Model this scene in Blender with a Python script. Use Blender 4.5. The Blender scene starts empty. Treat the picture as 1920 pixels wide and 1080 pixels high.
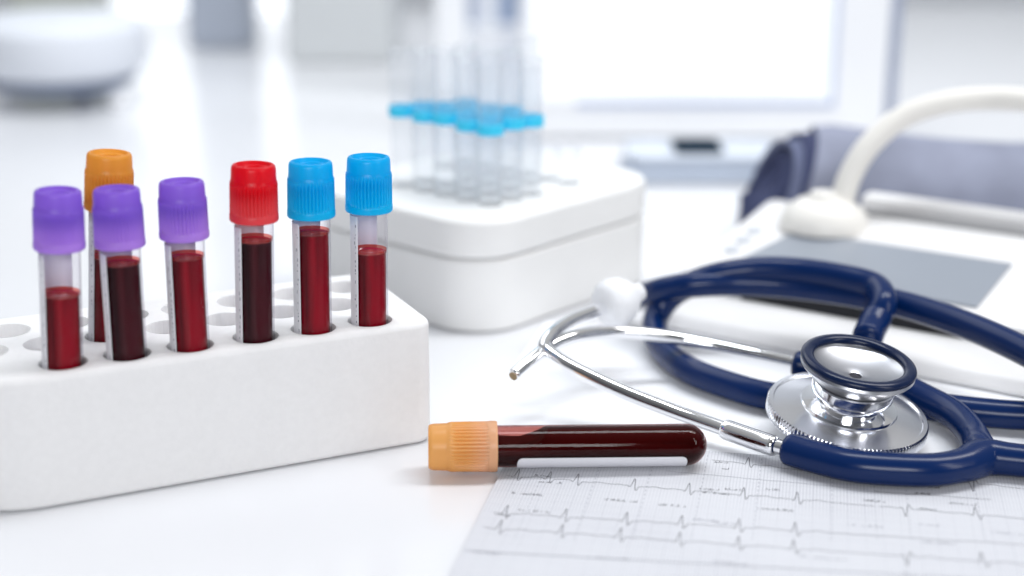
import bpy, bmesh, math, random
from mathutils import Vector, Matrix
random.seed(7)
PI = math.pi; R = math.radians
scene = bpy.context.scene
COL = scene.collection

# ------------------------------------------------------------------ camera
PITCH = R(17.0); FPX = 3000.0; CAMH = 0.2
cam_data = bpy.data.cameras.new('camera'); cam = bpy.data.objects.new('camera', cam_data); COL.objects.link(cam)
cam.location = (0, 0, CAMH); cam.rotation_euler = (R(90) - PITCH, 0, 0)
cam_data.sensor_width = 36; cam_data.lens = 36 * FPX / 1920
cam_data.clip_start = 0.02; cam_data.clip_end = 50
cam_data.dof.use_dof = True; cam_data.dof.focus_distance = 0.505; cam_data.dof.aperture_fstop = 4.5
scene.camera = cam

# ------------------------------------------------------------------ world and lamps
w = bpy.data.worlds.new('World'); scene.world = w; w.use_nodes = True
nt = w.node_tree; bg = nt.nodes['Background']
tc = nt.nodes.new('ShaderNodeTexCoord'); sx = nt.nodes.new('ShaderNodeSeparateXYZ')
nt.links.new(tc.outputs['Generated'], sx.inputs[0])
cr = nt.nodes.new('ShaderNodeValToRGB')
mr = nt.nodes.new('ShaderNodeMapRange'); mr.inputs['From Min'].default_value = -1; mr.inputs['From Max'].default_value = 1
nt.links.new(sx.outputs['Z'], mr.inputs['Value']); nt.links.new(mr.outputs['Result'], cr.inputs[0])
e = cr.color_ramp.elements
e[0].position = 0.30; e[0].color = (.34, .36, .42, 1)
e[1].position = 1.0; e[1].color = (.93, .96, 1, 1)
for pos, c in ((.5, (.50, .54, .64, 1)), (.56, (.80, .85, .95, 1)), (.68, (.62, .66, .76, 1)), (.8, (1, 1, 1, 1))):
    k = e.new(pos); k.color = c
# the side of the room behind the photographer is dim
my = nt.nodes.new('ShaderNodeMapRange'); my.inputs['From Min'].default_value = -.75; my.inputs['From Max'].default_value = .35
my.inputs['To Min'].default_value = .22; my.inputs['To Max'].default_value = 1
nt.links.new(sx.outputs['Y'], my.inputs['Value'])
mm = nt.nodes.new('ShaderNodeMix'); mm.data_type = 'RGBA'; mm.blend_type = 'MULTIPLY'; mm.inputs[0].default_value = 1
nt.links.new(cr.outputs[0], mm.inputs[6]); nt.links.new(my.outputs[0], mm.inputs[7])
nt.links.new(mm.outputs[2], bg.inputs['Color']); bg.inputs['Strength'].default_value = 0.50

def area(name, loc, target, sx_, sy_, watts, col=(1, 1, 1)):
    l = bpy.data.lights.new(name, 'AREA'); l.shape = 'RECTANGLE'; l.size = sx_; l.size_y = sy_; l.energy = watts; l.color = col
    o = bpy.data.objects.new(name, l); COL.objects.link(o); o.location = loc
    o.rotation_euler = (Vector(target) - Vector(loc)).to_track_quat('-Z', 'Y').to_euler()
    return o
area('window_light', (-0.5, 1.3, 1.0), (0, 0.5, 0), 1.1, 0.7, 5.0, (.95, .98, 1))
area('ceiling_light', (0.7, 0.7, 1.1), (0.05, 0.5, 0), 0.28, 0.45, 5.2, (1, .98, .96))
area('background_fill', (0.2, 0.75, 1.5), (0.1, 1.9, 0.1), 0.9, 0.5, 19, (.92, .96, 1))  # unseen fill lamp, added to brighten the wall and display
area('front_softbox', (-0.1, -1.5, 0.85), (0, 0.6, 0.02), 1.0, 0.55, 23, (.97, .985, 1))
area('side_softbox', (0.75, 0.0, 0.5), (0.05, 0.52, 0), 0.16, 0.6, 2.2, (1, .99, .98))

scene.cycles.transparent_max_bounces = 64
scene.view_settings.view_transform = 'Standard'; scene.view_settings.look = 'None'
scene.view_settings.gamma = 1; scene.view_settings.exposure = -0.14

# ------------------------------------------------------------------ helpers
def U(x, y, z=0.0):
    a = (x - 960) / FPX; b = -(y - 540) / FPX
    d = Vector((a, math.cos(PITCH) + b * math.sin(PITCH), -math.sin(PITCH) + b * math.cos(PITCH)))
    return Vector((0, 0, CAMH)) + d * ((z - CAMH) / d.z)
def UY(x, y, Y):
    a = (x - 960) / FPX; b = -(y - 540) / FPX
    d = Vector((a, math.cos(PITCH) + b * math.sin(PITCH), -math.sin(PITCH) + b * math.cos(PITCH)))
    return Vector((0, 0, CAMH)) + d * (Y / d.y)

def mat(name, color, rough=.5, metal=0, coat=0, spec=.5, trans=0, ior=1.45, sss=0, emis=None, estr=0, noise=0, nscale=200, bump=0, bscale=300):
    m = bpy.data.materials.new(name); m.use_nodes = True; n = m.node_tree.nodes; L = m.node_tree.links
    b = n['Principled BSDF']; b.inputs['Base Color'].default_value = (*color, 1)
    b.inputs['Roughness'].default_value = rough; b.inputs['Metallic'].default_value = metal
    b.inputs['Coat Weight'].default_value = coat; b.inputs['Coat Roughness'].default_value = .05
    b.inputs['Specular IOR Level'].default_value = spec
    b.inputs['Transmission Weight'].default_value = trans; b.inputs['IOR'].default_value = ior
    if sss:
        b.inputs['Subsurface Weight'].default_value = sss; b.inputs['Subsurface Scale'].default_value = .003
        b.inputs['Subsurface Radius'].default_value = (1, 1, 1)
    if emis: b.inputs['Emission Color'].default_value = (*emis, 1); b.inputs['Emission Strength'].default_value = estr
    t = n.new('ShaderNodeTexCoord')
    if noise:
        x = n.new('ShaderNodeTexNoise'); x.inputs['Scale'].default_value = nscale; x.inputs['Detail'].default_value = 4
        L.new(t.outputs['Object'], x.inputs['Vector'])
        r = n.new('ShaderNodeValToRGB'); L.new(x.outputs['Fac'], r.inputs[0])
        r.color_ramp.elements[0].position = .3; r.color_ramp.elements[1].position = .7
        r.color_ramp.elements[0].color = (*[c * (1 - noise) for c in color], 1)
        r.color_ramp.elements[1].color = (*[min(1, c * (1 + noise * .5)) for c in color], 1)
        L.new(r.outputs[0], b.inputs['Base Color'])
    if bump:
        x = n.new('ShaderNodeTexNoise'); x.inputs['Scale'].default_value = bscale; x.inputs['Detail'].default_value = 3
        L.new(t.outputs['Object'], x.inputs['Vector'])
        q = n.new('ShaderNodeBump'); q.inputs['Strength'].default_value = bump; q.inputs['Distance'].default_value = .0004
        L.new(x.outputs['Fac'], q.inputs['Height']); L.new(q.outputs[0], b.inputs['Normal'])
    return m

def sheet_glass(name, tint, edge, gloss=1.0):
    """thin clear wall: transparent, a little darker where seen edge-on, with a fresnel reflection"""
    m = bpy.data.materials.new(name); m.use_nodes = True; n = m.node_tree.nodes; L = m.node_tree.links
    n.remove(n['Principled BSDF']); out = n['Material Output']
    lw = n.new('ShaderNodeLayerWeight'); lw.inputs['Blend'].default_value = .35
    cr = n.new('ShaderNodeValToRGB'); cr.color_ramp.elements[0].color = (*tint, 1); cr.color_ramp.elements[0].position = .45
    cr.color_ramp.elements[1].color = (*edge, 1); cr.color_ramp.elements[1].position = .95
    L.new(lw.outputs['Facing'], cr.inputs[0])
    tr = n.new('ShaderNodeBsdfTransparent'); L.new(cr.outputs[0], tr.inputs[0])
    gl = n.new('ShaderNodeBsdfGlossy'); gl.inputs['Roughness'].default_value = .04
    fr = n.new('ShaderNodeMapRange'); fr.inputs['To Min'].default_value = .016; fr.inputs['To Max'].default_value = .75
    pw = n.new('ShaderNodeMath'); pw.operation = 'POWER'; pw.inputs[1].default_value = 3.5
    lw2 = n.new('ShaderNodeLayerWeight'); lw2.inputs['Blend'].default_value = .5; L.new(lw2.outputs['Facing'], pw.inputs[0]); L.new(pw.outputs[0], fr.inputs[0])
    mu = n.new('ShaderNodeMath'); mu.operation = 'MULTIPLY'; mu.inputs[1].default_value = gloss; mu.use_clamp = True
    L.new(fr.outputs[0], mu.inputs[0])
    mx = n.new('ShaderNodeMixShader'); L.new(mu.outputs[0], mx.inputs[0]); L.new(tr.outputs[0], mx.inputs[1]); L.new(gl.outputs[0], mx.inputs[2])
    L.new(mx.outputs[0], out.inputs[0])
    return m

def cap_mat(name, color, trl, mixf=.48, skirt=None):
    """coloured translucent plastic"""
    m = mat(name, color, rough=.32, spec=.5, bump=.08, bscale=900)
    n = m.node_tree.nodes; L = m.node_tree.links
    if skirt:                                     # light glowing through the thin skirt, painted in as a paler base colour
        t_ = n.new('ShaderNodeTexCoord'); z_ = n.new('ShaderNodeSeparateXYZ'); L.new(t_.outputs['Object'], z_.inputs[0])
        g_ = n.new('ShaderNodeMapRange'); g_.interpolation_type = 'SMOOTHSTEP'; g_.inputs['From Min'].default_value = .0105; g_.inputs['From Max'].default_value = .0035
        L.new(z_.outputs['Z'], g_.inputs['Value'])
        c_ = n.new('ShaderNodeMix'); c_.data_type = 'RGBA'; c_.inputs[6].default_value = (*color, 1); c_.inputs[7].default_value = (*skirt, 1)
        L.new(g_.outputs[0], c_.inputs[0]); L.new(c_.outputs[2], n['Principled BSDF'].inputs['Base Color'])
    tr = n.new('ShaderNodeBsdfTranslucent'); tr.inputs[0].default_value = (*trl, 1)
    mx = n.new('ShaderNodeMixShader'); mx.inputs[0].default_value = mixf
    L.new(n['Principled BSDF'].outputs[0], mx.inputs[1]); L.new(tr.outputs[0], mx.inputs[2]); L.new(mx.outputs[0], n['Material Output'].inputs[0])
    return m

def frosted(m, k):
    n = m.node_tree.nodes; L = m.node_tree.links; out = n['Material Output']; src = out.inputs[0].links[0].from_socket
    df = n.new('ShaderNodeBsdfDiffuse'); df.inputs[0].default_value = (.92, .94, .98, 1); tl_ = n.new('ShaderNodeBsdfTranslucent'); tl_.inputs[0].default_value = (.92, .94, .98, 1)
    a = n.new('ShaderNodeMixShader'); L.new(df.outputs[0], a.inputs[1]); L.new(tl_.outputs[0], a.inputs[2])
    b = n.new('ShaderNodeMixShader'); b.inputs[0].default_value = k; L.new(src, b.inputs[1]); L.new(a.outputs[0], b.inputs[2]); L.new(b.outputs[0], out.inputs[0]); return m
M_label = cap_mat('label_paper', (.86, .86, .90), (.95, .94, .98), .22)
def link(name, me, m=None, parent=None, smooth=True):
    o = bpy.data.objects.new(name, me); COL.objects.link(o)
    if m:
        for q in (m if isinstance(m, (list, tuple)) else [m]): me.materials.append(q)
    if smooth: me.shade_smooth() if hasattr(me, 'shade_smooth') else None
    if parent: o.parent = parent
    return o
def pymesh(name, V, Fc, m=None, parent=None, smooth=True):
    me = bpy.data.meshes.new(name); me.from_pydata([tuple(v) for v in V], [], Fc); me.update()
    bm = bmesh.new(); bm.from_mesh(me); bmesh.ops.recalc_face_normals(bm, faces=bm.faces); bm.to_mesh(me); bm.free()
    o = link(name, me, m, parent, smooth); return o
def empty(name, loc=(0, 0, 0), rot=(0, 0, 0)):
    o = bpy.data.objects.new(name, None); COL.objects.link(o); o.location = loc; o.rotation_euler = rot; o.empty_display_size = .01
    return o
def tag(o, label=None, cat=None, group=None, kind=None):
    if label: o['label'] = label
    if cat: o['category'] = cat
    if group: o['group'] = group
    if kind: o['kind'] = kind
    return o
def sharp(o, ang=35):
    bm = bmesh.new(); bm.from_mesh(o.data)
    for ed in bm.edges:
        if len(ed.link_faces) == 2 and ed.calc_face_angle(0) > R(ang): ed.smooth = False
    bm.to_mesh(o.data); bm.free(); return o

def lathe(name, prof, m, parent=None, seg=64, rfun=None, closed=False, M=None, angle=35):
    """prof: list of (r, z). closed: join last to first. rfun(r,z,a)->r"""
    V = []; Fc = []; idx = []
    for (r, z) in prof:
        if r < 1e-7: V.append((0, 0, z)); idx.append([len(V) - 1] * seg)
        else:
            row = []
            for k in range(seg):
                a = 2 * PI * k / seg; rr = rfun(r, z, a) if rfun else r
                V.append((rr * math.cos(a), rr * math.sin(a), z)); row.append(len(V) - 1)
            idx.append(row)
    n = len(idx)
    for i in range(n if closed else n - 1):
        A = idx[i]; B = idx[(i + 1) % n]
        for k in range(seg):
            q = [A[k], A[(k + 1) % seg], B[(k + 1) % seg], B[k]]
            u = []
            for t in q:
                if t not in u: u.append(t)
            if len(u) > 2: Fc.append(u)
    if M is not None: V = [M @ Vector(v) for v in V]
    o = pymesh(name, V, Fc, m, parent); return sharp(o, angle)

def catmull(P, n=12):
    P = [Vector(p) for p in P]; Q = [P[0] * 2 - P[1]] + P + [P[-1] * 2 - P[-2]]; out = []
    for i in range(1, len(Q) - 2):
        a, b, c, d = Q[i - 1:i + 3]
        for k in range(n):
            t = k / n
            out.append(.5 * ((2 * b) + (c - a) * t + (2 * a - 5 * b + 4 * c - d) * t * t + (3 * b - a - 3 * c + d) * t ** 3))
    out.append(P[-1]); return out
def sweep(name, pts, rad, m, parent=None, seg=24, n=12, caps='round', raw=False):
    """rad: number or function of arclength fraction"""
    C = [Vector(p) for p in pts] if raw else catmull(pts, n)
    T = []
    for i in range(len(C)):
        a = C[max(0, i - 1)]; b = C[min(len(C) - 1, i + 1)]; T.append((b - a).normalized())
    s = [0]
    for i in range(1, len(C)): s.append(s[-1] + (C[i] - C[i - 1]).length)
    rf = rad if callable(rad) else (lambda f: rad)
    N = T[0].orthogonal().normalized(); rings = []
    for i in range(len(C)):
        N = (N - T[i] * N.dot(T[i])).normalized(); B = T[i].cross(N); rings.append((C[i], N.copy(), B, rf(s[i] / s[-1]), T[i]))
    if caps == 'round':
        def endcap(rg, sg):
            c, N_, B_, r, t = rg; o = []
            for k in (1, 2, 3, 4):
                ph = k * PI / 10; o.append((c + t * sg * r * .45 * math.sin(ph), N_, B_, r * math.cos(ph) ** .6, t))
            return o
        rings = list(reversed(endcap(rings[0], -1))) + rings + endcap(rings[-1], 1)
    V = []; Fc = []
    for c, N_, B_, r, t in rings:
        for k in range(seg):
            a = 2 * PI * k / seg; V.append(c + (N_ * math.cos(a) + B_ * math.sin(a)) * r)
    for i in range(len(rings) - 1):
        for k in range(seg):
            Fc.append([i * seg + k, i * seg + (k + 1) % seg, (i + 1) * seg + (k + 1) % seg, (i + 1) * seg + k])
    Fc.append(list(range(seg))); Fc.append([(len(rings) - 1) * seg + k for k in range(seg)])
    return sharp(pymesh(name, V, Fc, m, parent), 50)

def rrect(w_, d_, r, n=8):
    """outline of a rounded rectangle, corner radii r (number or 4: ++, -+, --, +-), centre at 0"""
    rr = r if isinstance(r, (list, tuple)) else [r] * 4; out = []
    for q, (sx_, sy_) in enumerate(((1, 1), (-1, 1), (-1, -1), (1, -1))):
        cx = sx_ * (w_ / 2 - rr[q]); cy = sy_ * (d_ / 2 - rr[q])
        for k in range(n + 1):
            a = q * PI / 2 + k / n * PI / 2; out.append((cx + rr[q] * math.cos(a), cy + rr[q] * math.sin(a)))
    return out
def rblock_data(w_, d_, z0, z1, r, bev, n=8, bn=5, botbev=None):
    """extruded rounded rectangle with rounded top and bottom rims"""
    bb = bev if botbev is None else botbev
    lev = []
    for k in range(bn + 1):
        a = k / bn * PI / 2; lev.append((z0 + bb * (1 - math.sin(a)), bb * (1 - math.cos(a))))
    lev = [(z0 + bb * (1 - math.cos(k / bn * PI / 2)), bb * (1 - math.sin(k / bn * PI / 2))) for k in range(bn + 1)]
    lev += [(z1 - bev * (1 - math.sin(k / bn * PI / 2)), bev * (1 - math.cos(k / bn * PI / 2))) for k in range(bn + 1)]
    V = []; Fc = []; rr = r if isinstance(r, (list, tuple)) else [r] * 4
    for z, ins in lev:
        o = rrect(w_ - 2 * ins, d_ - 2 * ins, [max(q - ins, .0002) for q in rr], n)
        V += [(x, y, z) for x, y in o]
    m_ = len(rrect(w_, d_, rr, n))
    for i in range(len(lev) - 1):
        for k in range(m_): Fc.append([i * m_ + k, i * m_ + (k + 1) % m_, (i + 1) * m_ + (k + 1) % m_, (i + 1) * m_ + k])
    Fc.append(list(range(m_))); Fc.append([(len(lev) - 1) * m_ + k for k in range(m_)])
    return V, Fc
def wn(o):
    w_ = o.modifiers.new('normals', 'WEIGHTED_NORMAL'); w_.keep_sharp = True; w_.weight = 90
    return o
def rblock(name, w_, d_, z0, z1, r, bev, m, parent=None, M=None, **k):
    V, Fc = rblock_data(w_, d_, z0, z1, r, bev, **k)
    if M is not None: V = [M @ Vector(v) for v in V]
    o = sharp(pymesh(name, V, Fc, m, parent), 40); wn(o); return o
def cut_holes(o, centres, r, z0_, z1, seg=32):
    bm = bmesh.new()
    for q_, (x, y) in enumerate(centres):
        z0 = z0_[min(q_, len(z0_) - 1)] if isinstance(z0_, list) else z0_
        bmesh.ops.create_cone(bm, cap_ends=True, segments=seg, radius1=r, radius2=r, depth=z1 - z0,
                              matrix=Matrix.Translation((x, y, (z0 + z1) / 2)))
        # small chamfer funnel at the mouth
    me = bpy.data.meshes.new('cutter'); bm.to_mesh(me); bm.free()
    c = bpy.data.objects.new('cutter', me); COL.objects.link(c); c.parent = None; c.matrix_world = o.matrix_world.copy()
    md = o.modifiers.new('b', 'BOOLEAN'); md.object = c; md.operation = 'DIFFERENCE'; md.solver = 'EXACT'
    bpy.context.view_layer.update()
    dg = bpy.context.evaluated_depsgraph_get(); new = bpy.data.meshes.new_from_object(o.evaluated_get(dg))
    o.modifiers.clear(); old = o.data; o.data = new; bpy.data.meshes.remove(old)
    bpy.data.objects.remove(c); bpy.data.meshes.remove(me)
    sharp(o, 30); return wn(o)

# ------------------------------------------------------------------ materials
M_foam = mat('white_foam', (.80, .795, .80), rough=.85, spec=.2, sss=.55, noise=.02, nscale=500, bump=.16, bscale=800)
M_box = mat('cream_plastic', (.85, .85, .845), rough=.6, spec=.3, noise=.015, nscale=60, bump=.1, bscale=300)
M_table = mat('white_laminate', (.775, .783, .81), rough=.22, spec=.5, noise=.012, nscale=14, bump=.02, bscale=80)
M_glass = sheet_glass('clear_tube_wall', (.955, .945, .965), (.60, .56, .66), 1.0)
M_glass_far = sheet_glass('clear_sample_tube_wall', (.985, .99, .995), (.90, .93, .97), 1.0); frosted(M_glass_far, .10)
M_ink = mat('grey_print', (.035, .035, .05), rough=.8)
M_ink2 = mat('pale_print', (.33, .34, .39), rough=.8)
M_chrome = mat('polished_steel', (.93, .935, .95), rough=.11, metal=1)
M_steel = mat('brushed_steel', (.84, .85, .89), rough=.20, metal=1)
M_dish = mat('satin_steel', (.56, .57, .61), rough=.33, metal=1)
M_navy = mat('navy_rubber', (.0012, .016, .085), rough=.25, spec=.26, coat=.08, bump=.05, bscale=400)
M_navy2 = mat('navy_ring_rubber', (.002, .010, .045), rough=.24, spec=.32, coat=.08)
M_dev = mat('white_device_plastic', (.80, .795, .80), rough=.4, noise=.01, bump=.03)
M_hose = mat('ivory_hose_plastic', (.80, .78, .74), rough=.4)

def blood_mat(name, col, deep):
    m = mat(name, col, rough=.3, coat=0, spec=.06)
    n = m.node_tree.nodes; L = m.node_tree.links
    t = n.new('ShaderNodeTexCoord'); x = n.new('ShaderNodeTexNoise'); x.inputs['Scale'].default_value = 60; x.inputs['Detail'].default_value = 3
    mp = n.new('ShaderNodeMapping'); mp.inputs['Scale'].default_value = (2.6, 2.6, .22)
    L.new(t.outputs['Object'], mp.inputs[0]); L.new(mp.outputs[0], x.inputs['Vector'])
    r = n.new('ShaderNodeValToRGB'); r.color_ramp.elements[0].position = .40; r.color_ramp.elements[1].position = .60
    r.color_ramp.elements[0].color = (*deep, 1); r.color_ramp.elements[1].color = (*col, 1)
    L.new(x.outputs['Fac'], r.inputs[0]); L.new(r.outputs[0], n['Principled BSDF'].inputs['Base Color'])
    n['Principled BSDF'].inputs['Coat Roughness'].default_value = .02
    return m
M_blood = blood_mat('red_blood', (.26, .0005, .010), (.07, .0003, .004))
M_blood_dark = blood_mat('dark_blood', (.050, .0004, .005), (.012, .0003, .002))
M_blood_lie = blood_mat('brown_red_blood', (.070, .005, .006), (.022, .003, .003))
M_meniscus = mat('red_meniscus', (.42, .015, .035), rough=.12, coat=.6)
M_film = sheet_glass('blood_stained_wall', (.85, .26, .22), (.45, .05, .05), 1.0)
M_film_dull = sheet_glass('dull_blood_film_wall', (.66, .36, .33), (.34, .10, .09), 1.0)

# ------------------------------------------------------------------ setting
def plane(name, x0, x1, y0, y1, z, m):
    return pymesh(name, [(x0, y0, z), (x1, y0, z), (x1, y1, z), (x0, y1, z)], [[0, 1, 2, 3]], m, smooth=False)
TY1 = 1.62
V, Fc = rblock_data(3.6, TY1 + .5, -.03, 0, .02, .003)
tb = pymesh('tabletop', [(v[0], v[1] + (TY1 - .5) / 2, v[2]) for v in V], Fc, M_table); sharp(tb); tag(tb, kind='structure')
M_wall = mat('pale_wall', (.86, .88, .91), rough=.7)
fl = plane('floor', -4, 4, -1.5, 3.5, -.75, mat('pale_floor', (.6, .63, .68), rough=.35)); tag(fl, kind='structure')
wl = plane('wall', -4, 4, 0, 1, 0, M_wall)
wl.data.vertices[0].co = (-4, 2.6, -.75); wl.data.vertices[1].co = (4, 2.6, -.75); wl.data.vertices[2].co = (4, 2.6, 1.6); wl.data.vertices[3].co = (-4, 2.6, 1.6)
tag(wl, kind='structure')

def box(name, x0, x1, y0, y1, z0, z1, m, parent=None, r=.003, bev=.002, rot=0):
    M = Matrix.Translation(((x0 + x1) / 2, (y0 + y1) / 2, 0))
    if rot: M = M @ Matrix.Rotation(rot, 4, 'Z')
    return rblock(name, x1 - x0, y1 - y0, z0, z1, r, bev, m, parent, M=M, n=4, bn=3)

# ------------------------------------------------------------------ foam rack with blood tubes
RA = R(25.0); RH = .0415
rc0 = U(815, 829, 0)                                 # front right foot of the rack
ux = Vector((math.cos(RA), math.sin(RA), 0)); uy = Vector((-math.sin(RA), math.cos(RA), 0))
RW, RD = .154, .062
rcen = rc0 - ux * (RW / 2 - .0005) + uy * (RD / 2)
rack = rblock('sample_rack', RW, RD, .0002, RH, [.010, .026, .030, .006], .0022, M_foam, n=10, bn=4)
rack.matrix_world = Matrix.Translation((rcen.x, rcen.y, 0)) @ Matrix.Rotation(RA, 4, 'Z')
rack.location = (rcen.x, rcen.y, 0); rack.rotation_euler = (0, 0, RA)
bpy.context.view_layer.update()
def rl(p):
    d = p - Vector((rcen.x, rcen.y, 0)); return (d.dot(ux), d.dot(uy))
front_px = [(117, 677), (238, 662), (357, 647), (481, 632), (588, 615), (694, 600)]
front = [U(x, y, RH) for x, y in front_px]
lf = [rl(p) for p in front]; rowy = sum(q[1] for q in lf) / 6
front = []; holes = []
for q in lf:
    holes.append((q[0], rowy + .3 * (q[1] - rowy))); h = holes[-1]
    front.append(Vector((rcen.x, rcen.y, RH)) + ux * h[0] + uy * h[1])
am = rl(U(203, 628, RH))
for j in (0, 1):
    for i in range(-2, 8):
        x = am[0] + (i + .5 * j) * .0185; y = am[1] + j * .0175
        if abs(x) < RW / 2 - .011 and abs(y) < RD / 2 - .008 and x > -RW / 2 + .014: holes.append((x, y))
cut_holes(rack, holes[:6] + [h for h in holes[6:]], .0071, [.006] * 6 + [RH - .005 if ((bb_ := Vector((rcen.x, rcen.y, RH)) + ux * h[0] + uy * h[1]) - U(203, 628, RH)).length > .002 else .006 for h in holes[6:]], .06)
tag(rack, 'long white foam rack with rows of round holes holding the upright blood tubes', 'tube rack')

CAPR = .0074; TR = .0058; CAPH = .0172; TL = .075; K = CAPR / .0083; KZ = CAPH / .0215
def make_cap(m, m_in, parent):
    H_ = CAPH; nr = 40
    prof = [(.0080, 0), (.0083, .0005), (.0083, .0024), (.00818, .0027)]
    prof += [(.00818 - .00001 * k, .0032 + k * .00108) for k in range(11)]
    prof += [(.0080, .0149), (.0077, .0156), (.00765, .0162), (.0075, .0200), (.0073, .0209), (.0069, .0214),
             (.0060, .0215), (.0057, .0209), (.0054, .0203), (.0044, .0201), (.0041, .0197), (.0039, .0150), (.0036, .0142), (0, .0141)]
    def rf(r, z, a):
        z = z / KZ; r0 = r / K
        if .0028 < z < .0145 and r0 > .0078:
            f = min(1, (z - .0028) / .0006, (.0145 - z) / .0012)
            return r - .00062 * f * (.5 + .5 * math.cos(a * nr)) ** 2
        return r
    inner = [(0, .0136), (.0050, .0136), (.0066, .0134), (.0072, .0128), (.0074, 0)]
    prof = [(r * K, z * KZ) for r, z in prof]; inner = [(r * K, z * KZ) for r, z in inner]
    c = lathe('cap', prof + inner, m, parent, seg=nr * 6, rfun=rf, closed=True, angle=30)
    s = lathe('stopper', [(0, .0134 * KZ), (.0064 * K, .0132 * KZ), (.0064 * K, .0096 * KZ), (.0050 * K, .0088 * KZ), (0, .0088 * KZ)], m_in, c, seg=32)
    lathe('septum', [(0, .0143 * KZ), (.0030 * K, .0144 * KZ), (.0037 * K, .0148 * KZ), (.0037 * K, .0142 * KZ), (0, .01415 * KZ)], m_in, c, seg=32)
    return c
def make_tube(M_cap, M_stop, M_bl, fill, M_men=M_meniscus, lying=False):
    """axis on z, closed end at z=0, cap from z=TL-.012 upwards"""
    root = empty('blood_tube')
    zc = TL - .0065
    hemi = [(TR * math.sin(k / 8 * PI / 2), TR - TR * math.cos(k / 8 * PI / 2)) for k in range(9)]
    if lying: hemi = hemi
    g = lathe('tube_wall', hemi + [(TR, z) for z in (.02, .03, .04, .05, zc, zc + .002)], M_film_dull if lying else M_glass, root, seg=64)
    br = TR - .0006 if not lying else TR - .00025
    bot = [(br * math.sin(k / 8 * PI / 2), TR - br * math.cos(k / 8 * PI / 2)) for k in range(9)]
    if not lying:
        n = 10; body = [(br, TR + (fill - TR) * k / n) for k in range(1, n + 1)]
        b = lathe('blood', bot + body + [(br - .0004, fill - .0004), (0, fill - .0005)], [M_bl, M_men], root, seg=64)
        for p in b.data.polygons:
            if sum(b.data.vertices[v].co.z for v in p.vertices) / len(p.vertices) > fill - .0009: p.material_index = 1
        me = lathe('blood_film', [(br + .0002, fill - .0002), (br + .0003, fill + .0005), (br + .0003, fill + .0009)], M_film, b, seg=48)
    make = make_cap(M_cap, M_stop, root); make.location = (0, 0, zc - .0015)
    return root
def label_arc(parent, a0, a1, z0, z1, r, n=28, marks=True, round_=0, name='label'):
    V = []; Fc = []; zs = 120 if round_ else 16
    th = .0001
    for s in range(2):
        rr = r + s * th
        for j in range(zs + 1):
            z = z0 + (z1 - z0) * j / zs
            if round_:
                d = min(z - z0, z1 - z)
                sh = 0 if d >= round_ else round_ - math.sqrt(max(0, round_ ** 2 - (round_ - d) ** 2))
            else: sh = 0
            for k in range(n + 1):
                f = k / n; a = a0 + sh / r + (a1 - a0 - 2 * sh / r) * f
                V.append((rr * math.cos(a), rr * math.sin(a), z))
    w_ = n + 1; b = (zs + 1) * w_
    for s in range(2):
        for j in range(zs):
            for k in range(n): Fc.append([s * b + j * w_ + k, s * b + j * w_ + k + 1, s * b + (j + 1) * w_ + k + 1, s * b + (j + 1) * w_ + k])
    for j in range(zs):
        for k in (0, n): Fc.append([j * w_ + k, (j + 1) * w_ + k, b + (j + 1) * w_ + k, b + j * w_ + k])
    for k in range(n):
        for j in (0, zs): Fc.append([j * w_ + k, j * w_ + k + 1, b + j * w_ + k + 1, b + j * w_ + k])
    nf = len(Fc)
    if marks:                                         # small vertical printing near the edge of the label
        rr = r + th + .00004
        z = z0 + .003
        while z < z1 - .003:
            hgt = random.uniform(.0003, .0012)
            if random.random() < .7:
                a = a1 - random.choice((.16, .20, .24)); da = random.uniform(.03, .07); i = len(V)
                V += [(rr * math.cos(a), rr * math.sin(a), z), (rr * math.cos(a + da), rr * math.sin(a + da), z),
                      (rr * math.cos(a + da), rr * math.sin(a + da), z + hgt), (rr * math.cos(a), rr * math.sin(a), z + hgt)]
                Fc.append([i, i + 1, i + 2, i + 3])
            z += hgt + random.uniform(.0003, .0014)
    o = pymesh(name, V, Fc, [M_label, M_ink2], parent)
    for i, p in enumerate(o.data.polygons):
        if i >= nf: p.material_index = 1
    return o
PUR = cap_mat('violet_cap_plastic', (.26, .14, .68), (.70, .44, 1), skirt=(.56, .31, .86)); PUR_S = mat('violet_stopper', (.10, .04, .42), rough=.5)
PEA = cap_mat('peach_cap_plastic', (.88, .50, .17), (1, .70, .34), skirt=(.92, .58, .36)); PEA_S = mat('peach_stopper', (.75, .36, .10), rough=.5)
ORA = cap_mat('amber_cap_plastic', (.86, .42, .06), (1, .62, .22)); ORA_S = mat('amber_stopper', (.60, .22, .015), rough=.5)
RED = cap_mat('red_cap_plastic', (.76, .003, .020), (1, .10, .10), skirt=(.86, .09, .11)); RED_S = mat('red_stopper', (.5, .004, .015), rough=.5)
BLU = cap_mat('blue_cap_plastic', (.0, .44, .88), (.08, .82, 1), skirt=(.0, .56, .95)); BLU_S = mat('blue_stopper', (0, .18, .6), rough=.5)
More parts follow.
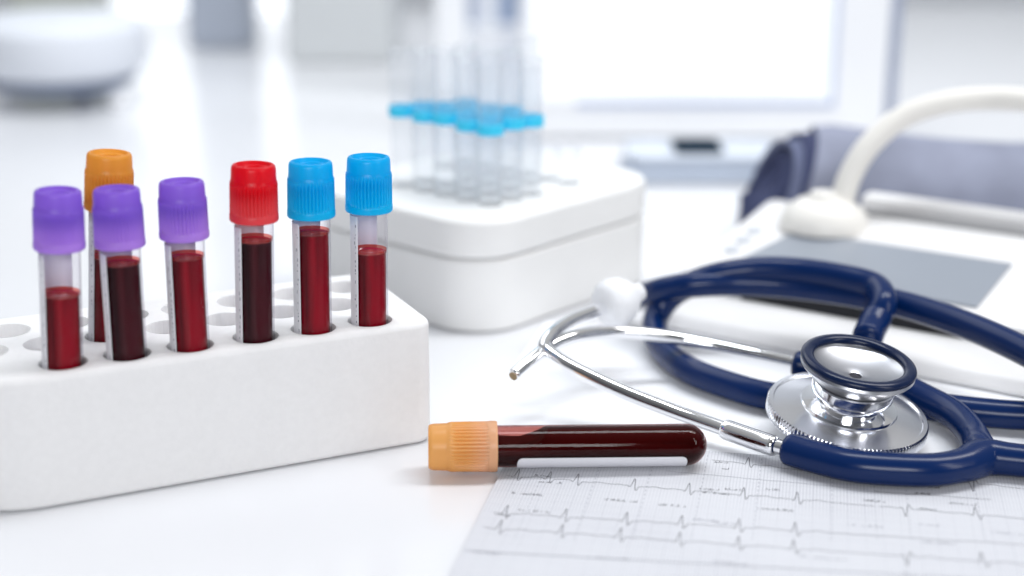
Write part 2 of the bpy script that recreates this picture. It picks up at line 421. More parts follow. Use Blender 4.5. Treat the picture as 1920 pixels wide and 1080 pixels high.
# cap centre-top pixel, cap, blood, liquid-surface pixel row, label
spec = [((108, 356), PUR, PUR_S, M_blood, 553, 'violet capped blood tube with the lowest fill, leftmost in the foam rack'),
        ((218, 353), PUR, PUR_S, M_blood_dark, 494, 'violet capped blood tube of nearly black blood standing in front of the amber capped tube'),
        ((340, 339), PUR, PUR_S, M_blood, 483, 'violet capped tube of red blood standing next to the red capped tube'),
        ((475, 308), RED, RED_S, M_blood_dark, 451, 'red capped blood tube of nearly black blood in the front row of the foam rack'),
        ((582, 302), BLU, BLU_S, M_blood, 437, 'light blue capped blood tube nearly full, beside the red capped tube'),
        ((691, 293), BLU, BLU_S, M_blood, 472, 'light blue capped blood tube at the right end of the foam rack, filled about half')]
GRP = 'upright blood tubes in the white foam rack'
def place_tube(root, base, toppx):
    top = UY(toppx[0], toppx[1], base.y + .001)
    ax = (top - base).normalized()
    total = TL - .0065 - .0015 + CAPH
    root.location = top - ax * total
    q = Vector((0, 0, 1)).rotation_difference(ax); root.rotation_mode = 'QUATERNION'; root.rotation_quaternion = q
    return (top - base).length
for i, (tp, mc, ms, mb, ly, lab) in enumerate(spec):
    base = front[i]; top = UY(tp[0], tp[1], base.y + .001)
    total = TL - .008 + CAPH
    # height of the liquid along the tube
    liq = UY(front_px[i][0], ly, base.y); fill = total - (top.z - liq.z)
    t = make_tube(mc, ms, mb, fill); place_tube(t, base, tp)
    label_arc(t, R(70), R(238), .004, total - CAPH - (.0015 if i not in (0, 5) else .001), TR + .0001, marks=True)
    tag(t, lab, 'blood tube', GRP)
# amber capped tube in the second row
bb = Vector((rcen.x, rcen.y, RH))
want = U(203, 628, RH); best = min(holes[6:], key=lambda h: ((bb + ux * h[0] + uy * h[1]) - want).length)
base = bb + ux * best[0] + uy * best[1]
t = make_tube(ORA, ORA_S, M_blood, .052); place_tube(t, base, (205, 286)); label_arc(t, R(70), R(238), .004, .066, TR + .0001)
tag(t, 'amber orange capped blood tube standing behind the violet capped ones in the foam rack', 'blood tube', GRP)

# ------------------------------------------------------------------ ECG paper and second sheet
PR = R(-11.0)
p0 = U(845, 1080, 0); pu = Vector((math.cos(PR), math.sin(PR), 0)); pv = Vector((-math.sin(PR), math.cos(PR), 0))
def ecg_material():
    m = bpy.data.materials.new('ecg_grid_paper'); m.use_nodes = True; n = m.node_tree.nodes; L = m.node_tree.links
    b = n['Principled BSDF']; b.inputs['Roughness'].default_value = .55; b.inputs['Specular IOR Level'].default_value = .3
    t = n.new('ShaderNodeTexCoord'); s = n.new('ShaderNodeSeparateXYZ'); L.new(t.outputs['Object'], s.inputs[0])
    def M(op, a, b_=None, c=None):
        q = n.new('ShaderNodeMath'); q.operation = op
        for i, v in enumerate((a, b_, c)):
            if v is None: continue
            if isinstance(v, (int, float)): q.inputs[i].default_value = v
            else: L.new(v, q.inputs[i])
        return q.outputs[0]
    def lines(axis, step, width, strength):
        f = M('PINGPONG', M('DIVIDE', s.outputs[axis], step), .5)          # 0 on a line
        k = M('LESS_THAN', f, width / step / 2)
        return M('MULTIPLY', k, strength)
    g = lines('X', .001, .00020, .40); g = M('MAXIMUM', g, lines('Y', .001, .00016, .22))
    g = M('MAXIMUM', g, lines('X', .005, .00026, .48)); g = M('MAXIMUM', g, lines('Y', .005, .00024, .36))
    # the printed grid is worn: strong in some bands of the sheet, faint in others
    nz = n.new('ShaderNodeTexNoise'); nz.inputs['Scale'].default_value = 22; nz.inputs['Detail'].default_value = 2; L.new(t.outputs['Object'], nz.inputs['Vector'])
    rp = n.new('ShaderNodeMapRange'); rp.inputs['From Min'].default_value = .35; rp.inputs['From Max'].default_value = .62
    rp.inputs['To Min'].default_value = .35; rp.inputs['To Max'].default_value = 1; L.new(nz.outputs['Fac'], rp.inputs['Value'])
    g = M('MULTIPLY', g, rp.outputs[0])
    mx = n.new('ShaderNodeMix'); mx.data_type = 'RGBA'; mx.inputs[6].default_value = (.65, .66, .70, 1); mx.inputs[7].default_value = (.22, .22, .28, 1)
    L.new(g, mx.inputs[0]); L.new(mx.outputs[2], b.inputs['Base Color'])
    return m
M_ecg = ecg_material()
def sheet_z(u, v): return .0011 + .00035 * math.sin(u * 23 + 1) * min(1, max(0, (v - .13) / .05))
_e = U(1340, 847, .001) - p0
PWX0, PWX1, PV0, PV1 = 0, .42, -.10, _e.dot(pv)
edge = U(930, 880, 0); pe = edge - p0
orig = p0 + pv * 0
V = []; Fc = []; nu, nv = 90, 50
for j in range(nv + 1):
    for i in range(nu + 1):
        u = PWX1 * i / nu; v = PV0 + (PV1 - PV0) * j / nv
        V.append((u, v, sheet_z(u, v)))
for j in range(nv):
    for i in range(nu): Fc.append([j * (nu + 1) + i, j * (nu + 1) + i + 1, (j + 1) * (nu + 1) + i + 1, (j + 1) * (nu + 1) + i])
nbase = len(Fc); nV = len(V)
def loc_uv(px, py):
    d = U(px, py, .001) - p0; return d.dot(pu), d.dot(pv)
pale = []
def ribbon(pts, wd, ink=0):
    """flat printed line through (u, v) points"""
    for a, b in zip(pts, pts[1:]):
        d = Vector((b[0] - a[0], b[1] - a[1])); l = d.length
        if l < 1e-7: continue
        d /= l; nrm = Vector((-d.y, d.x)) * wd / 2; i = len(V)
        a2 = (a[0] - d.x * wd * .3, a[1] - d.y * wd * .3); b2 = (b[0] + d.x * wd * .3, b[1] + d.y * wd * .3)
        for q in ((a2[0] - nrm.x, a2[1] - nrm.y), (b2[0] - nrm.x, b2[1] - nrm.y), (b2[0] + nrm.x, b2[1] + nrm.y), (a2[0] + nrm.x, a2[1] + nrm.y)):
            V.append((q[0], q[1], sheet_z(*q) + .00006))
        if ink: pale.append(len(Fc))
        Fc.append([i, i + 1, i + 2, i + 3])
def trace(v0, u0, u1, beats, amp, wob, wd=.00017, slope=0, ink=0, inv=()):
    """one ECG lead: flat line with P, QRS and T waves at each beat"""
    pts = []; u = u0
    ph = random.random() * 6
    while u < u1:
        y = wob * .3 * math.sin(u * 300 + ph) + wob * .2 * math.sin(u * 900 + ph)
        for bi, bq in enumerate(beats):
            x = u - bq; s = -1 if bi in inv else 1
            y += s * 1.12 * amp * (1.0 * math.exp(-(x / .00045) ** 2) - .55 * math.exp(-((x - .0011) / .0005) ** 2) - .15 * math.exp(-((x + .001) / .0004) ** 2))
            y += amp * .14 * math.exp(-((x - .0065) / .0017) ** 2) + amp * .07 * math.exp(-((x + .0042) / .0010) ** 2)
        pts.append((u, v0 + y + slope * (u - u0)))
        near = any(abs(u - bq) < .0025 for bq in beats)
        u += .00016 if near else .0006
    ribbon(pts, wd, ink)
def scribble(u, v, l, h=.0014, ink=0):
    """tiny print too small to read"""
    x = u
    while x < u + l:
        if random.random() < .8:
            a = random.uniform(.2, 1) * h; ribbon([(x, v), (x + random.uniform(-.0001, .0003), v + a)], .00019, ink)
            if random.random() < .6: ribbon([(x, v + a * random.random()), (x + .00055, v + a * random.random())], .00019, ink)
        x += .00062
def beats_px(row, xs, dv=0):
    return [loc_uv(x, row(x))[0] for x in xs]
def row_from(pxa, xs_beats, x0, x1, amp, ink=0, inv=(), wd=.00017):
    (xa, ya), (xb, yb) = pxa
    ua, va = loc_uv(xa, ya); ub, vb = loc_uv(xb, yb); sl = (vb - va) / (ub - ua)
    row = lambda x: ya + (yb - ya) * (x - xa) / (xb - xa)
    bs = [loc_uv(x, row(x))[0] for x in xs_beats]
    u0 = loc_uv(x0, row(x0))[0]; u1 = loc_uv(x1, row(x1))[0]
    trace(va + sl * (u0 - ua), u0, u1, bs, amp, .0004, slope=sl, ink=ink, inv=inv, wd=wd)
row_from(((960, 893), (1500, 938)), [968, 1028, 1080, 1187, 1290, 1393, 1494], 950, 1640, .0050)
row_from(((1500, 938), (1900, 972)), [1697, 1830, 1950], 1650, 2080, .0050, inv=(0,))
row_from(((1380, 868), (1550, 888)), [1402, ], 1335, 1550, .0045)
row_from(((1700, 895), (1900, 915)), [1822, 1960], 1560, 2060, .0055, inv=(0,))
row_from(((940, 963), (1490, 996)), [946, 1057, 1172, 1276, 1384, 1490], 925, 2060, .0052, ink=0)
row_from(((930, 992), (1490, 1030)), [934, 1050, 1160, 1272, 1383, 1487, 1700, 1842], 905, 2060, .0052, ink=0, inv=(6,))
row_from(((880, 1034), (1500, 1068)), [1700, 1960], 870, 2000, .0014, ink=1, wd=.0003)
row_from(((1350, 893), (1620, 918)), [], 1250, 1630, .001, ink=1)
row_from(((1640, 922), (1840, 936)), [], 1640, 1860, .001, ink=0)
for (x, y, l) in ((1010, 905, .007), (1130, 938, .010), (1235, 948, .008), (1420, 955, .010), (1590, 985, .012), (1780, 945, .008), (1860, 1000, .012), (1620, 940, .006), (1100, 1045, .012), (1500, 1045, .012), (1003, 893, .006), (960, 926, .009), (972, 958, .009), (930, 966, .004), (1312, 918, .006), (1340, 868, .004), (1360, 919, .005),
                  (1425, 918, .006), (1725, 914, .006), (1715, 926, .005), (1722, 955, .006), (1730, 1018, .009), (1300, 976, .007), (1318, 925, .008),
                  (1340, 982, .006), (1500, 862, .01), (1560, 897, .006), (885, 1037, .008), (1330, 1055, .01), (1725, 985, .006), (1350, 880, .003)):
    u, v = loc_uv(x, y); scribble(u, v, l, ink=1 if y > 975 else 0)
for x in (1000, 1105, 1208, 1312, 1420, 1560, 1640, 1700, 1830):   # faint lead divisions running up the sheet
    u, v = loc_uv(x, 930)
    for k in range(26):
        if v - .03 + k * .003 + .0014 < PV1 - .001: ribbon([(u, v - .03 + k * .003), (u, v - .03 + k * .003 + .0014)], .00016, 1)
ecg = pymesh('ecg_printout', V, Fc, [M_ecg, M_ink, M_ink2], smooth=False)
for i, p in enumerate(ecg.data.polygons):
    if i >= nbase: p.material_index = 2 if i in set() else 1
for i in pale: ecg.data.polygons[i].material_index = 2
# normals of the printed strips face up
bm = bmesh.new(); bm.from_mesh(ecg.data)
for f in bm.faces:
    if f.normal.z < 0: f.normal_flip()
bm.to_mesh(ecg.data); bm.free()
ecg.location = (p0.x, p0.y, 0); ecg.rotation_euler = (0, 0, PR)
tag(ecg, 'ECG printout with fine grid and heartbeat traces lying under the stethoscope', 'paper')

sh0 = [U(885, 775), U(940, 735), U(1230, 560), U(1600, 520), U(1750, 700), U(1500, 800)]
V = []; Fc = []
A = U(880, 800); B_ = U(1250, 590)
M_sheet = mat('blank_sheet_paper', (.86, .87, .90), rough=.6)
def paper_quad(name, P4, z, m, n=30, wave=.0004):
    V = []; Fc = []
    for j in range(n + 1):
        for i in range(n + 1):
            s, t = i / n, j / n
            p = (P4[0] * (1 - s) + P4[1] * s) * (1 - t) + (P4[3] * (1 - s) + P4[2] * s) * t
            V.append((p.x, p.y, z + wave * (math.sin(s * 5 + t * 2) * .5 + .5)))
    for j in range(n):
        for i in range(n): Fc.append([j * (n + 1) + i, j * (n + 1) + i + 1, (j + 1) * (n + 1) + i + 1, (j + 1) * (n + 1) + i])
    return pymesh(name, V, Fc, m)
q0 = U(872, 812); d1 = Vector((math.cos(R(-14)), math.sin(R(-14)), 0)); d2 = Vector((-math.sin(R(-14)), math.cos(R(-14)), 0))
sheet = paper_quad('report_sheet', [q0, q0 + d1 * .297, q0 + d1 * .297 + d2 * .120, q0 + d2 * .120], .0003, M_sheet, wave=.0003)
tag(sheet, 'bright blank paper sheet tucked beneath the ECG printout, behind the lying blood tube', 'paper')

# ------------------------------------------------------------------ lying blood tube (a little larger than the upright ones)
CAPR = .0079; TR = .0065; CAPH = .0212; K = CAPR / .0083; KZ = CAPH / .0215
ca = U(803, 838, CAPR + .0011); tend = U(1325, 833, TR + .0016)
LT = (tend - ca).length
total = TL - .008 + CAPH
lt = make_tube(PEA, PEA_S, M_blood_lie, 0, lying=True)
ax = (ca - tend).normalized()
X = Vector((0, 0, 1)); X = (X - ax * X.dot(ax)).normalized(); Y = ax.cross(X)      # local x = up
sc = LT / total
rotM = Matrix((X, Y, ax)).transposed().to_4x4()
lt.matrix_world = Matrix.Translation(tend) @ rotM @ Matrix.Diagonal((1, 1, 1, 1))
# stretch only the glass, not the cap
for ch in lt.children:
    if ch.name.startswith('tube_wall'):
        for v in ch.data.vertices:
            if v.co.z > .01: v.co.z += (LT - total) * (v.co.z - .01) / (TL - .0045 - .01)
    if ch.name.startswith('cap'): ch.location.z += LT - total
ZC = TL - .0065 + LT - total
V = []; Fc = []; br = TR - .0003; seg = 64; lev = []
hem = [(br * math.sin(k / 10 * PI / 2), TR - br * math.cos(k / 10 * PI / 2)) for k in range(11)]
zs = [z for _, z in hem] + [TR + (ZC - TR) * k / 90 for k in range(1, 91)]
rs = [r for r, _ in hem] + [br] * 90
bub = ZC - .0165
for z, r in zip(zs, rs):
    if z < bub: lv = 9
    else:
        f = (z - bub) / (ZC - bub); lv = br * (1 - .95 * math.sqrt(min(1, f * 2.2)) * (.9))
    for k in range(seg):
        a = 2 * PI * k / seg; x = r * math.cos(a)
        V.append((min(x, lv), r * math.sin(a), z))
for i in range(len(zs) - 1):
    for k in range(seg): Fc.append([i * seg + k, i * seg + (k + 1) % seg, (i + 1) * seg + (k + 1) % seg, (i + 1) * seg + k])
Fc.append([(len(zs) - 1) * seg + k for k in range(seg)])
bl = sharp(pymesh('blood', V, Fc, M_blood_lie, lt), 40)
# view direction in the tube frame decides nothing: the label is wrapped low on the side nearest the table edge
# local y = ax x up ; front side is the one facing -world y
fr = -1 if Y.y > 0 else 1
c_ = R(-66) if fr < 0 else R(66)
cc = R(-112) if fr < 0 else R(112)
a0, a1 = sorted((cc - R(13), cc + R(60 * fr)))
label_arc(lt, min(cc - fr * R(10), cc + fr * R(70)), max(cc - fr * R(10), cc + fr * R(70)), .0068, ZC - .0075, TR + .0001, marks=False, round_=.0018)
tag(lt, 'peach capped blood tube lying on its side across the edge of the ECG printout', 'blood tube')

# ------------------------------------------------------------------ white foam box with clear sample tubes
BA = R(48.0); BH = .0455
bu = Vector((math.cos(BA), math.sin(BA), 0)); bv = Vector((-math.sin(BA), math.cos(BA), 0))
corner = U(902, 638, 0)
BW, BD = .116, .102
bc = corner + bu * (BW / 2 - .001) + bv * (BD / 2 - .001)
fb = empty('foam_box', (bc.x, bc.y, 0), (0, 0, BA))
rblock('box_base', BW, BD, .0004, .0295, .022, .0015, M_box, fb, n=10)
lid = rblock('lid', BW + .0006, BD + .0006, .0300, BH, .0223, .0022, M_box, fb, n=10)
SP = .0122
def bpos(i, j): return bc + bu * (-BW / 2 + .029 + i * SP) + bv * (-BD / 2 + .022 + j * SP)
SHORT = ((4, 0), (4, 1), (4, 3), (4, 4), (4, 5), (3, 3), (3, 4), (3, 5), (3, 2))
hs = [(-BW / 2 + .029 + i * SP, -BD / 2 + .022 + j * SP) for (i, j) in [(i, j) for j in range(5) for i in range(3 if j < 4 else 2)] + [(4, 2), (3, 1)] + list(SHORT)]
bpy.context.view_layer.update()
lid.parent = None; lid.matrix_world = Matrix.Translation((bc.x, bc.y, 0)) @ Matrix.Rotation(BA, 4, 'Z'); bpy.context.view_layer.update()
cut_holes(lid, hs, .00495, .0305, .06, seg=20)
lid.parent = fb; lid.matrix_parent_inverse = Matrix.Identity(4); lid.matrix_basis = Matrix.Identity(4)
tag(fb, 'square white lidded foam box with rounded corners behind the blood tube rack', 'box')
M_ring = mat('cyan_ring_plastic', (.04, .62, .92), rough=.35)
def make_sample():
    root = empty('sample_tube')
    r = .0047
    lathe('tube_wall', [(0, 0), (r * .6, .0006), (r, .003), (r, .02), (r, .04), (r, .071), (r + .0004, .0713), (r + .0004, .0722), (r - .0004, .0724), (r - .0004, .0718)], M_glass_far, root, seg=32)
    lathe('ring', [(r + .0001, .0445), (r + .0008, .0447), (r + .0008, .0488), (r + .0001, .0490)], M_ring, root, seg=32, closed=True)
    return root
# measure: rings are seen at pixel row about 250 for the nearest tube
proto = None; k = 0
def copy_thing(src):
    r_ = src.copy(); COL.objects.link(r_)
    for ch in src.children:
        c = ch.copy(); COL.objects.link(c); c.parent = r_
    return r_
proto = make_sample()
SG = 'clear sample tubes with cyan rings in the foam box'
used = False
for j in range(5):
    for i in range(3 if j < 4 else 2):
        p = bpos(i, j); o = proto if not used else copy_thing(proto); used = True
        o.location = (p.x, p.y, .0300 + random.uniform(-.001, .001)); o.rotation_euler = (random.uniform(-.02, .02), random.uniform(-.02, .02), random.uniform(0, 6))
        tag(o, 'clear cyan ringed tube, %s from the right in the %s row of the white box' % (('first', 'second', 'third', 'fourth', 'fifth')[j], ('nearest', 'middle', 'rear')[i]), 'sample tube', SG)
# plain ones
pl = copy_thing(proto)
for ch in list(pl.children):
    if ch.name.startswith('ring'): bpy.data.objects.remove(ch)
for q, (i, j) in enumerate(((4, 2), (3, 1))):
    p = bpos(i, j); o = pl if q == 0 else copy_thing(pl)
    o.location = (p.x, p.y, .0325 if q == 0 else .022)
    tag(o, ['taller clear ringless sample tube standing right of the cyan ringed cluster', 'shorter clear ringless sample tube set low in the foam box'][q], 'sample tube', 'clear sample tubes without ring')

def make_short():
    root = empty('short_tube'); r = .0046
    lathe('tube_wall', [(0, 0), (r * .7, .001), (r, .004), (r, .0285), (r + .0006, .0287), (r + .0006, .0297), (r - .0003, .03), (r - .0003, .0292)], M_glass_far, root, seg=24)
    return root
sp = make_short(); first = True
for (i, j) in SHORT:
    p = bpos(i, j); o = sp if first else copy_thing(sp); first = False
    o.location = (p.x, p.y, .031 + random.uniform(-.001, .001)); tag(o, 'short clear ringless tube, %s from the front in the %s row' % (('first', 'second', 'third', 'fourth', 'fifth', 'sixth')[j if i == 4 and j < 2 else (j - 1 if i == 4 else j - 2)], {4: 'outermost right', 3: 'inner right'}[i]), 'sample tube', 'short clear tubes in the foam box')

# ------------------------------------------------------------------ stethoscope
st = empty('stethoscope', U(1590, 800))
def S(*pts): return [U(x, y, z) - st.location for x, y, z in pts]
TBR = .0049
# chest piece
cp = U(1590, 767, .0125)
chest = empty('chestpiece'); chest.parent = st
hub_m = Matrix.Translation(cp - st.location) @ Matrix.Rotation(R(6.5), 4, 'Y') @ Matrix.Rotation(R(7.5), 4, 'X')
chest.matrix_basis = hub_m
DR = .0259
disc = lathe('diaphragm', [(0, -.0042), (DR - .003, -.0042), (DR - .0022, -.0046), (DR - .0006, -.0046), (DR, -.0040), (DR, -.0006), (DR - .0005, 0), (DR - .0018, .0002), (DR - .0022, -.0003),
              (DR - .0028, -.0002), (DR - .006, .0004), (.0150, .0012), (.0120, .0015), (0, .0015)], M_steel, chest, seg=480,
             rfun=lambda r, z, a: r - (.0004 * (.5 + .5 * math.cos(a * 120)) if (r > DR - .0001 and z < 0) else 0), angle=25)
lathe('diaphragm_film', [(0, -.0043), (DR - .0032, -.0043), (DR - .0032, -.0047), (0, -.0047)], mat('pale_membrane', (.6, .62, .66), rough=.3), disc, seg=64)
stem = lathe('hub', [(0, .0008), (.0156, .0010), (.0153, .0019), (.0122, .0022), (.0104, .0027), (.0101, .0050), (.0104, .0053), (.0126, .0056), (.0130, .0060), (.0130, .0090), (.0126, .0094), (0, .0095)],
      M_chrome, chest, seg=96, angle=28)
BR_ = .0184
bellz = .0108
cup = lathe('bell', [(.0110, bellz - .0013), (.0128, bellz - .0008), (.0150, bellz + .0016), (.0168, bellz + .0028), (BR_ - .0008, bellz + .0036), (BR_ - .0002, bellz + .0044), (BR_ - .0006, bellz + .0053), (BR_ - .0030, bellz + .0060),
                    (.0150, bellz + .0054), (.0140, bellz + .0046), (.0118, bellz + .0037), (.0090, bellz + .0027), (.0050, bellz + .0019), (.0024, bellz + .0016), (.0020, bellz + .0014), (.0019, bellz - .0003), (0, bellz - .0003)],
            M_dish, chest, seg=128, angle=32)
V = []; Fc = []
n1, n2 = 128, 20
for i in range(n1):
    for j in range(n2):
        a = 2 * PI * i / n1; b = 2 * PI * j / n2; rr = .0163 + .0021 * math.cos(b)
        V.append((rr * math.cos(a), rr * math.sin(a), bellz + .0062 + .0015 * math.sin(b)))
for i in range(n1):
    for j in range(n2): Fc.append([i * n2 + j, ((i + 1) % n1) * n2 + j, ((i + 1) % n1) * n2 + (j + 1) % n2, i * n2 + (j + 1) % n2])
pymesh('bell_ring', V, Fc, M_navy2, chest)
lathe('bell_hole', [(0, bellz + .0011), (.00185, bellz + .0011), (.00185, bellz + .0008), (0, bellz + .0008)], mat('hole_black', (.02, .02, .03), rough=.5), cup, seg=24)
# stem towards the tube
sA = U(1625, 650, .0195); sB = U(1634, 622, .0215)
sweep('stem', [cp + Vector((0.001, .008, .0085)) - st.location, sA - st.location, sB - st.location], .0029, M_chrome, st, n=8)
# tube from the chest piece, loop at the left, back under the disc, out to the right
tubA = S((1629, 628, .0210), (1641, 602, .0235), (1657, 567, .029), (1640, 537, .0315), (1580, 520, .0325), (1500, 508, .0325), (1415, 506, .0315), (1330, 520, .028),
         (1262, 552, .020), (1229, 600, .011), (1238, 648, .0066), (1290, 692, .0062), (1365, 722, .0062), (1450, 744, .0062), (1560, 752, .0062), (1680, 752, .0062), (1770, 765, .0062), (1870, 776, .0062), (1990, 784, .0062), (2100, 800, .0062))
sweep('tubing', tubA, TBR, M_navy, st, n=14)
sweep('tubing_sleeve', S((1627, 631, .0208), (1634, 615, .0222), (1644, 596, .0245)), TBR + .0005, M_navy, st)
# second run of tubing behind
tubB = S((1196, 560, .010), (1225, 548, .020), (1290, 535, .0255), (1400, 531, .0265), (1520, 540, .0265), (1660, 563, .0265), (1780, 598, .026), (1900, 648, .025), (2020, 715, .022), (2120, 790, .015))
sweep('tubing', tubB, TBR, M_navy, st, n=14)
# yoke: lower arm, upper arm and stem
arm1 = S((1482, 843, .0068), (1530, 857, .0066), (1600, 873, .0066), (1680, 880, .0066), (1750, 881, .0066), (1806, 872, .0066), (1845, 858, .0066), (1900, 862, .0066), (2000, 872, .0066), (2100, 876, .0066))
sweep('yoke_tube', arm1, lambda f: TBR + .0002 + .0009 * math.exp(-((f - .60) / .06) ** 2), M_navy, st, n=14)
arm2 = S((1858, 862, .0066), (1838, 846, .0067), (1822, 812, .007), (1790, 778, .0078), (1740, 750, .0088), (1680, 722, .0105), (1600, 700, .0115), (1520, 688, .0120), (1496, 683, .0125))
sweep('yoke_tube', arm2, lambda f: TBR - .0001 - .0012 * math.exp(-(f / .02) ** 2) + .0006 * math.exp(-((f - .08) / .06) ** 2), M_navy, st, n=14)
# metal ear tubes
e1 = S((1490, 846, .0068), (1430, 829, .0068), (1345, 800, .0072), (1260, 770, .009), (1170, 735, .013), (1085, 695, .018), (1040, 668, .021), (1022, 650, .023), (1034, 628, .025), (1066, 604, .026), (1105, 587, .0265), (1142, 573, .0265))
sweep('ear_tube', e1, .0024, M_chrome, st, n=12)
sweep('ear_tube_ferrule', S((1362, 806, .0071), (1420, 826, .0068), (1450, 836, .0068)), .0033, M_chrome, st, n=8)
e2 = S((1510, 684, .0122), (1400, 660, .013), (1300, 640, .015), (1220, 627, .018), (1140, 622, .021), (1080, 630, .023), (1030, 650, .022), (995, 677, .020), (966, 702, .0175))
e2o = sweep('ear_tube', e2, .0023, M_chrome, st, n=12)
tp = e2[-1]; td = (e2[-1] - e2[-2]).normalized()
q = Vector((0, 0, 1)).rotation_difference(td).to_matrix().to_4x4()
lathe('tube_mouth', [(0, 0), (.0015, 0), (.0015, .0006), (0, .0006)], mat('bronze_tube_mouth', (.25, .17, .08), rough=.4), e2o, seg=24, M=Matrix.Translation(tp + td * .0008) @ q)
# ear tip
ed = (e1[-1] - e1[-2]).normalized(); ed = (ed + Vector((.55, .1, .25))).normalized()
q = Vector((0, 0, 1)).rotation_difference(ed).to_matrix().to_4x4()
ec = U(1127, 578, .0262) - st.location
lathe('ear_tip', [(0, .0000), (.0030, .0002), (.0040, .0006), (.0068, .0012), (.0086, .0035), (.0090, .0065), (.0082, .0100), (.0062, .0132), (.0044, .0150), (.0036, .0165), (.0032, .0185), (.0020, .0192), (0, .0193)],
      mat('white_ear_tip', (.84, .85, .88), rough=.45, sss=.2), st, seg=48, M=Matrix.Translation(ec) @ q, angle=60)
tag(st, 'navy blue stethoscope with chrome chest piece coiled on the ECG printout', 'stethoscope')

# ------------------------------------------------------------------ blood pressure monitor
DA = R(-33.0); du = Vector((math.cos(DA), math.sin(DA), 0)); dv = Vector((-math.sin(DA), math.cos(DA), 0))
f0 = U(1235, 618)                                     # front left foot
dev = empty('blood_pressure_monitor', f0, (0, 0, DA))
DW = .185
def prism(name, prof, x0, x1, m, parent, bev=.003, x_round=.0):
    """profile (v, z) extruded along local x, edges bevelled"""
    n_ = len(prof); V = [(x0, a, b) for a, b in prof] + [(x1, a, b) for a, b in prof]
    Fc = [list(range(n_)), [n_ + k for k in range(n_)]] + [[k, (k + 1) % n_, n_ + (k + 1) % n_, n_ + k] for k in range(n_)]
    o = pymesh(name, V, Fc, m, parent)
    bm = bmesh.new(); bm.from_mesh(o.data)
    bmesh.ops.bevel(bm, geom=list(bm.edges), offset=bev, segments=4, profile=.5, affect='EDGES')
    bm.to_mesh(o.data); bm.free(); o.data.shade_smooth(); return sharp(o, 45)
prism('base', [(0, .0008), (.100, .0008), (.100, .0100), (.0262, .0090), (.004, .0066)], 0, DW, M_dev, dev, .0024)
prism('recess_shade', [(.0275, .0085), (.099, .0085), (.099, .0156), (.0275, .0156)], .022, .112, mat('recess_shade_black', (.006, .007, .012), rough=.5), dev, .0004)  # solid black strip, painted in for the shade under the body
prism('body', [(.0290, .0148), (.100, .0150), (.100, .0008), (.120, .0008), (.120, .0275), (.112, .0281), (.0285, .0158)], -.006, DW + .004, M_dev, dev, .0018)
tag(dev, 'white desktop blood pressure monitor with sloping grey screen behind the stethoscope', 'medical monitor')
sl = math.atan2(.0123, .0835)
def on_slope(x, v): return Vector((x, v, .0158 + (v - .0285) * .0123 / .0835))
V = [on_slope(.010, .0400), on_slope(.1125, .0400), on_slope(.1125, .083), on_slope(.021, .083)]
nn = Vector((0, -math.sin(sl), math.cos(sl)))
V = [v + nn * .0002 for v in V] + [v + nn * .0010 for v in V]
Fc = [[0, 1, 2, 3], [4, 5, 6, 7]] + [[k, (k + 1) % 4, 4 + (k + 1) % 4, 4 + k] for k in range(4)]
scr = pymesh('screen', V, Fc, mat('grey_screen', (.27, .30, .35), rough=.28, spec=.9), dev, smooth=False)
for k_ in range(3):
    b0 = on_slope(.004, .056 + k_ * .011)
    lathe('button', [(0, -.001), (.0032, -.001), (.0034, .0006), (.0028, .0011), (0, .0012)], mat('button_grey', (.52, .55, .60), rough=.5), dev, seg=24, M=Matrix.Translation(b0) @ Matrix.Rotation(sl, 4, 'X'))
# raised handle bar along the back
prism('back_rail', [(.1215, .010), (.132, .010), (.132, .0345), (.1215, .0345)], .034, DW + .004, M_dev, dev, .0025)
prism('rail_shadow', [(.1125, .0270), (.1212, .0270), (.1212, .0300), (.1125, .0298)], .036, DW + .002, mat('rail_shadow_grey', (.30, .30, .31), rough=.6), dev, .0003)  # grey strip painted in as the shadow of the rail
# hose with its dome fitting
hc = U(1545, 412, .028)
hl = dev.matrix_basis.inverted() @ hc
lathe('hose_socket', [(0, 0), (.0190, 0), (.0188, .003), (.0165, .0080), (.0115, .0115), (.0070, .0130), (.0062, .0150), (0, .0152)], M_hose, dev, seg=64, M=Matrix.Translation((hl.x, hl.y, hl.z - .003)))
inv = Matrix.Translation(f0) @ Matrix.Rotation(DA, 4, 'Z'); inv = inv.inverted()
hy = hc.y
hp = [UY(1578, 382, hy), UY(1594, 330, hy + .002), UY(1630, 272, hy + .004), UY(1692, 220, hy + .006), UY(1770, 193, hy + .004), UY(1850, 185, hy), UY(1940, 190, hy - .010), UY(2040, 215, hy - .02), UY(2160, 280, hy - .03)]
sweep('hose', [inv @ p for p in hp], .0050, M_hose, dev, n=12)

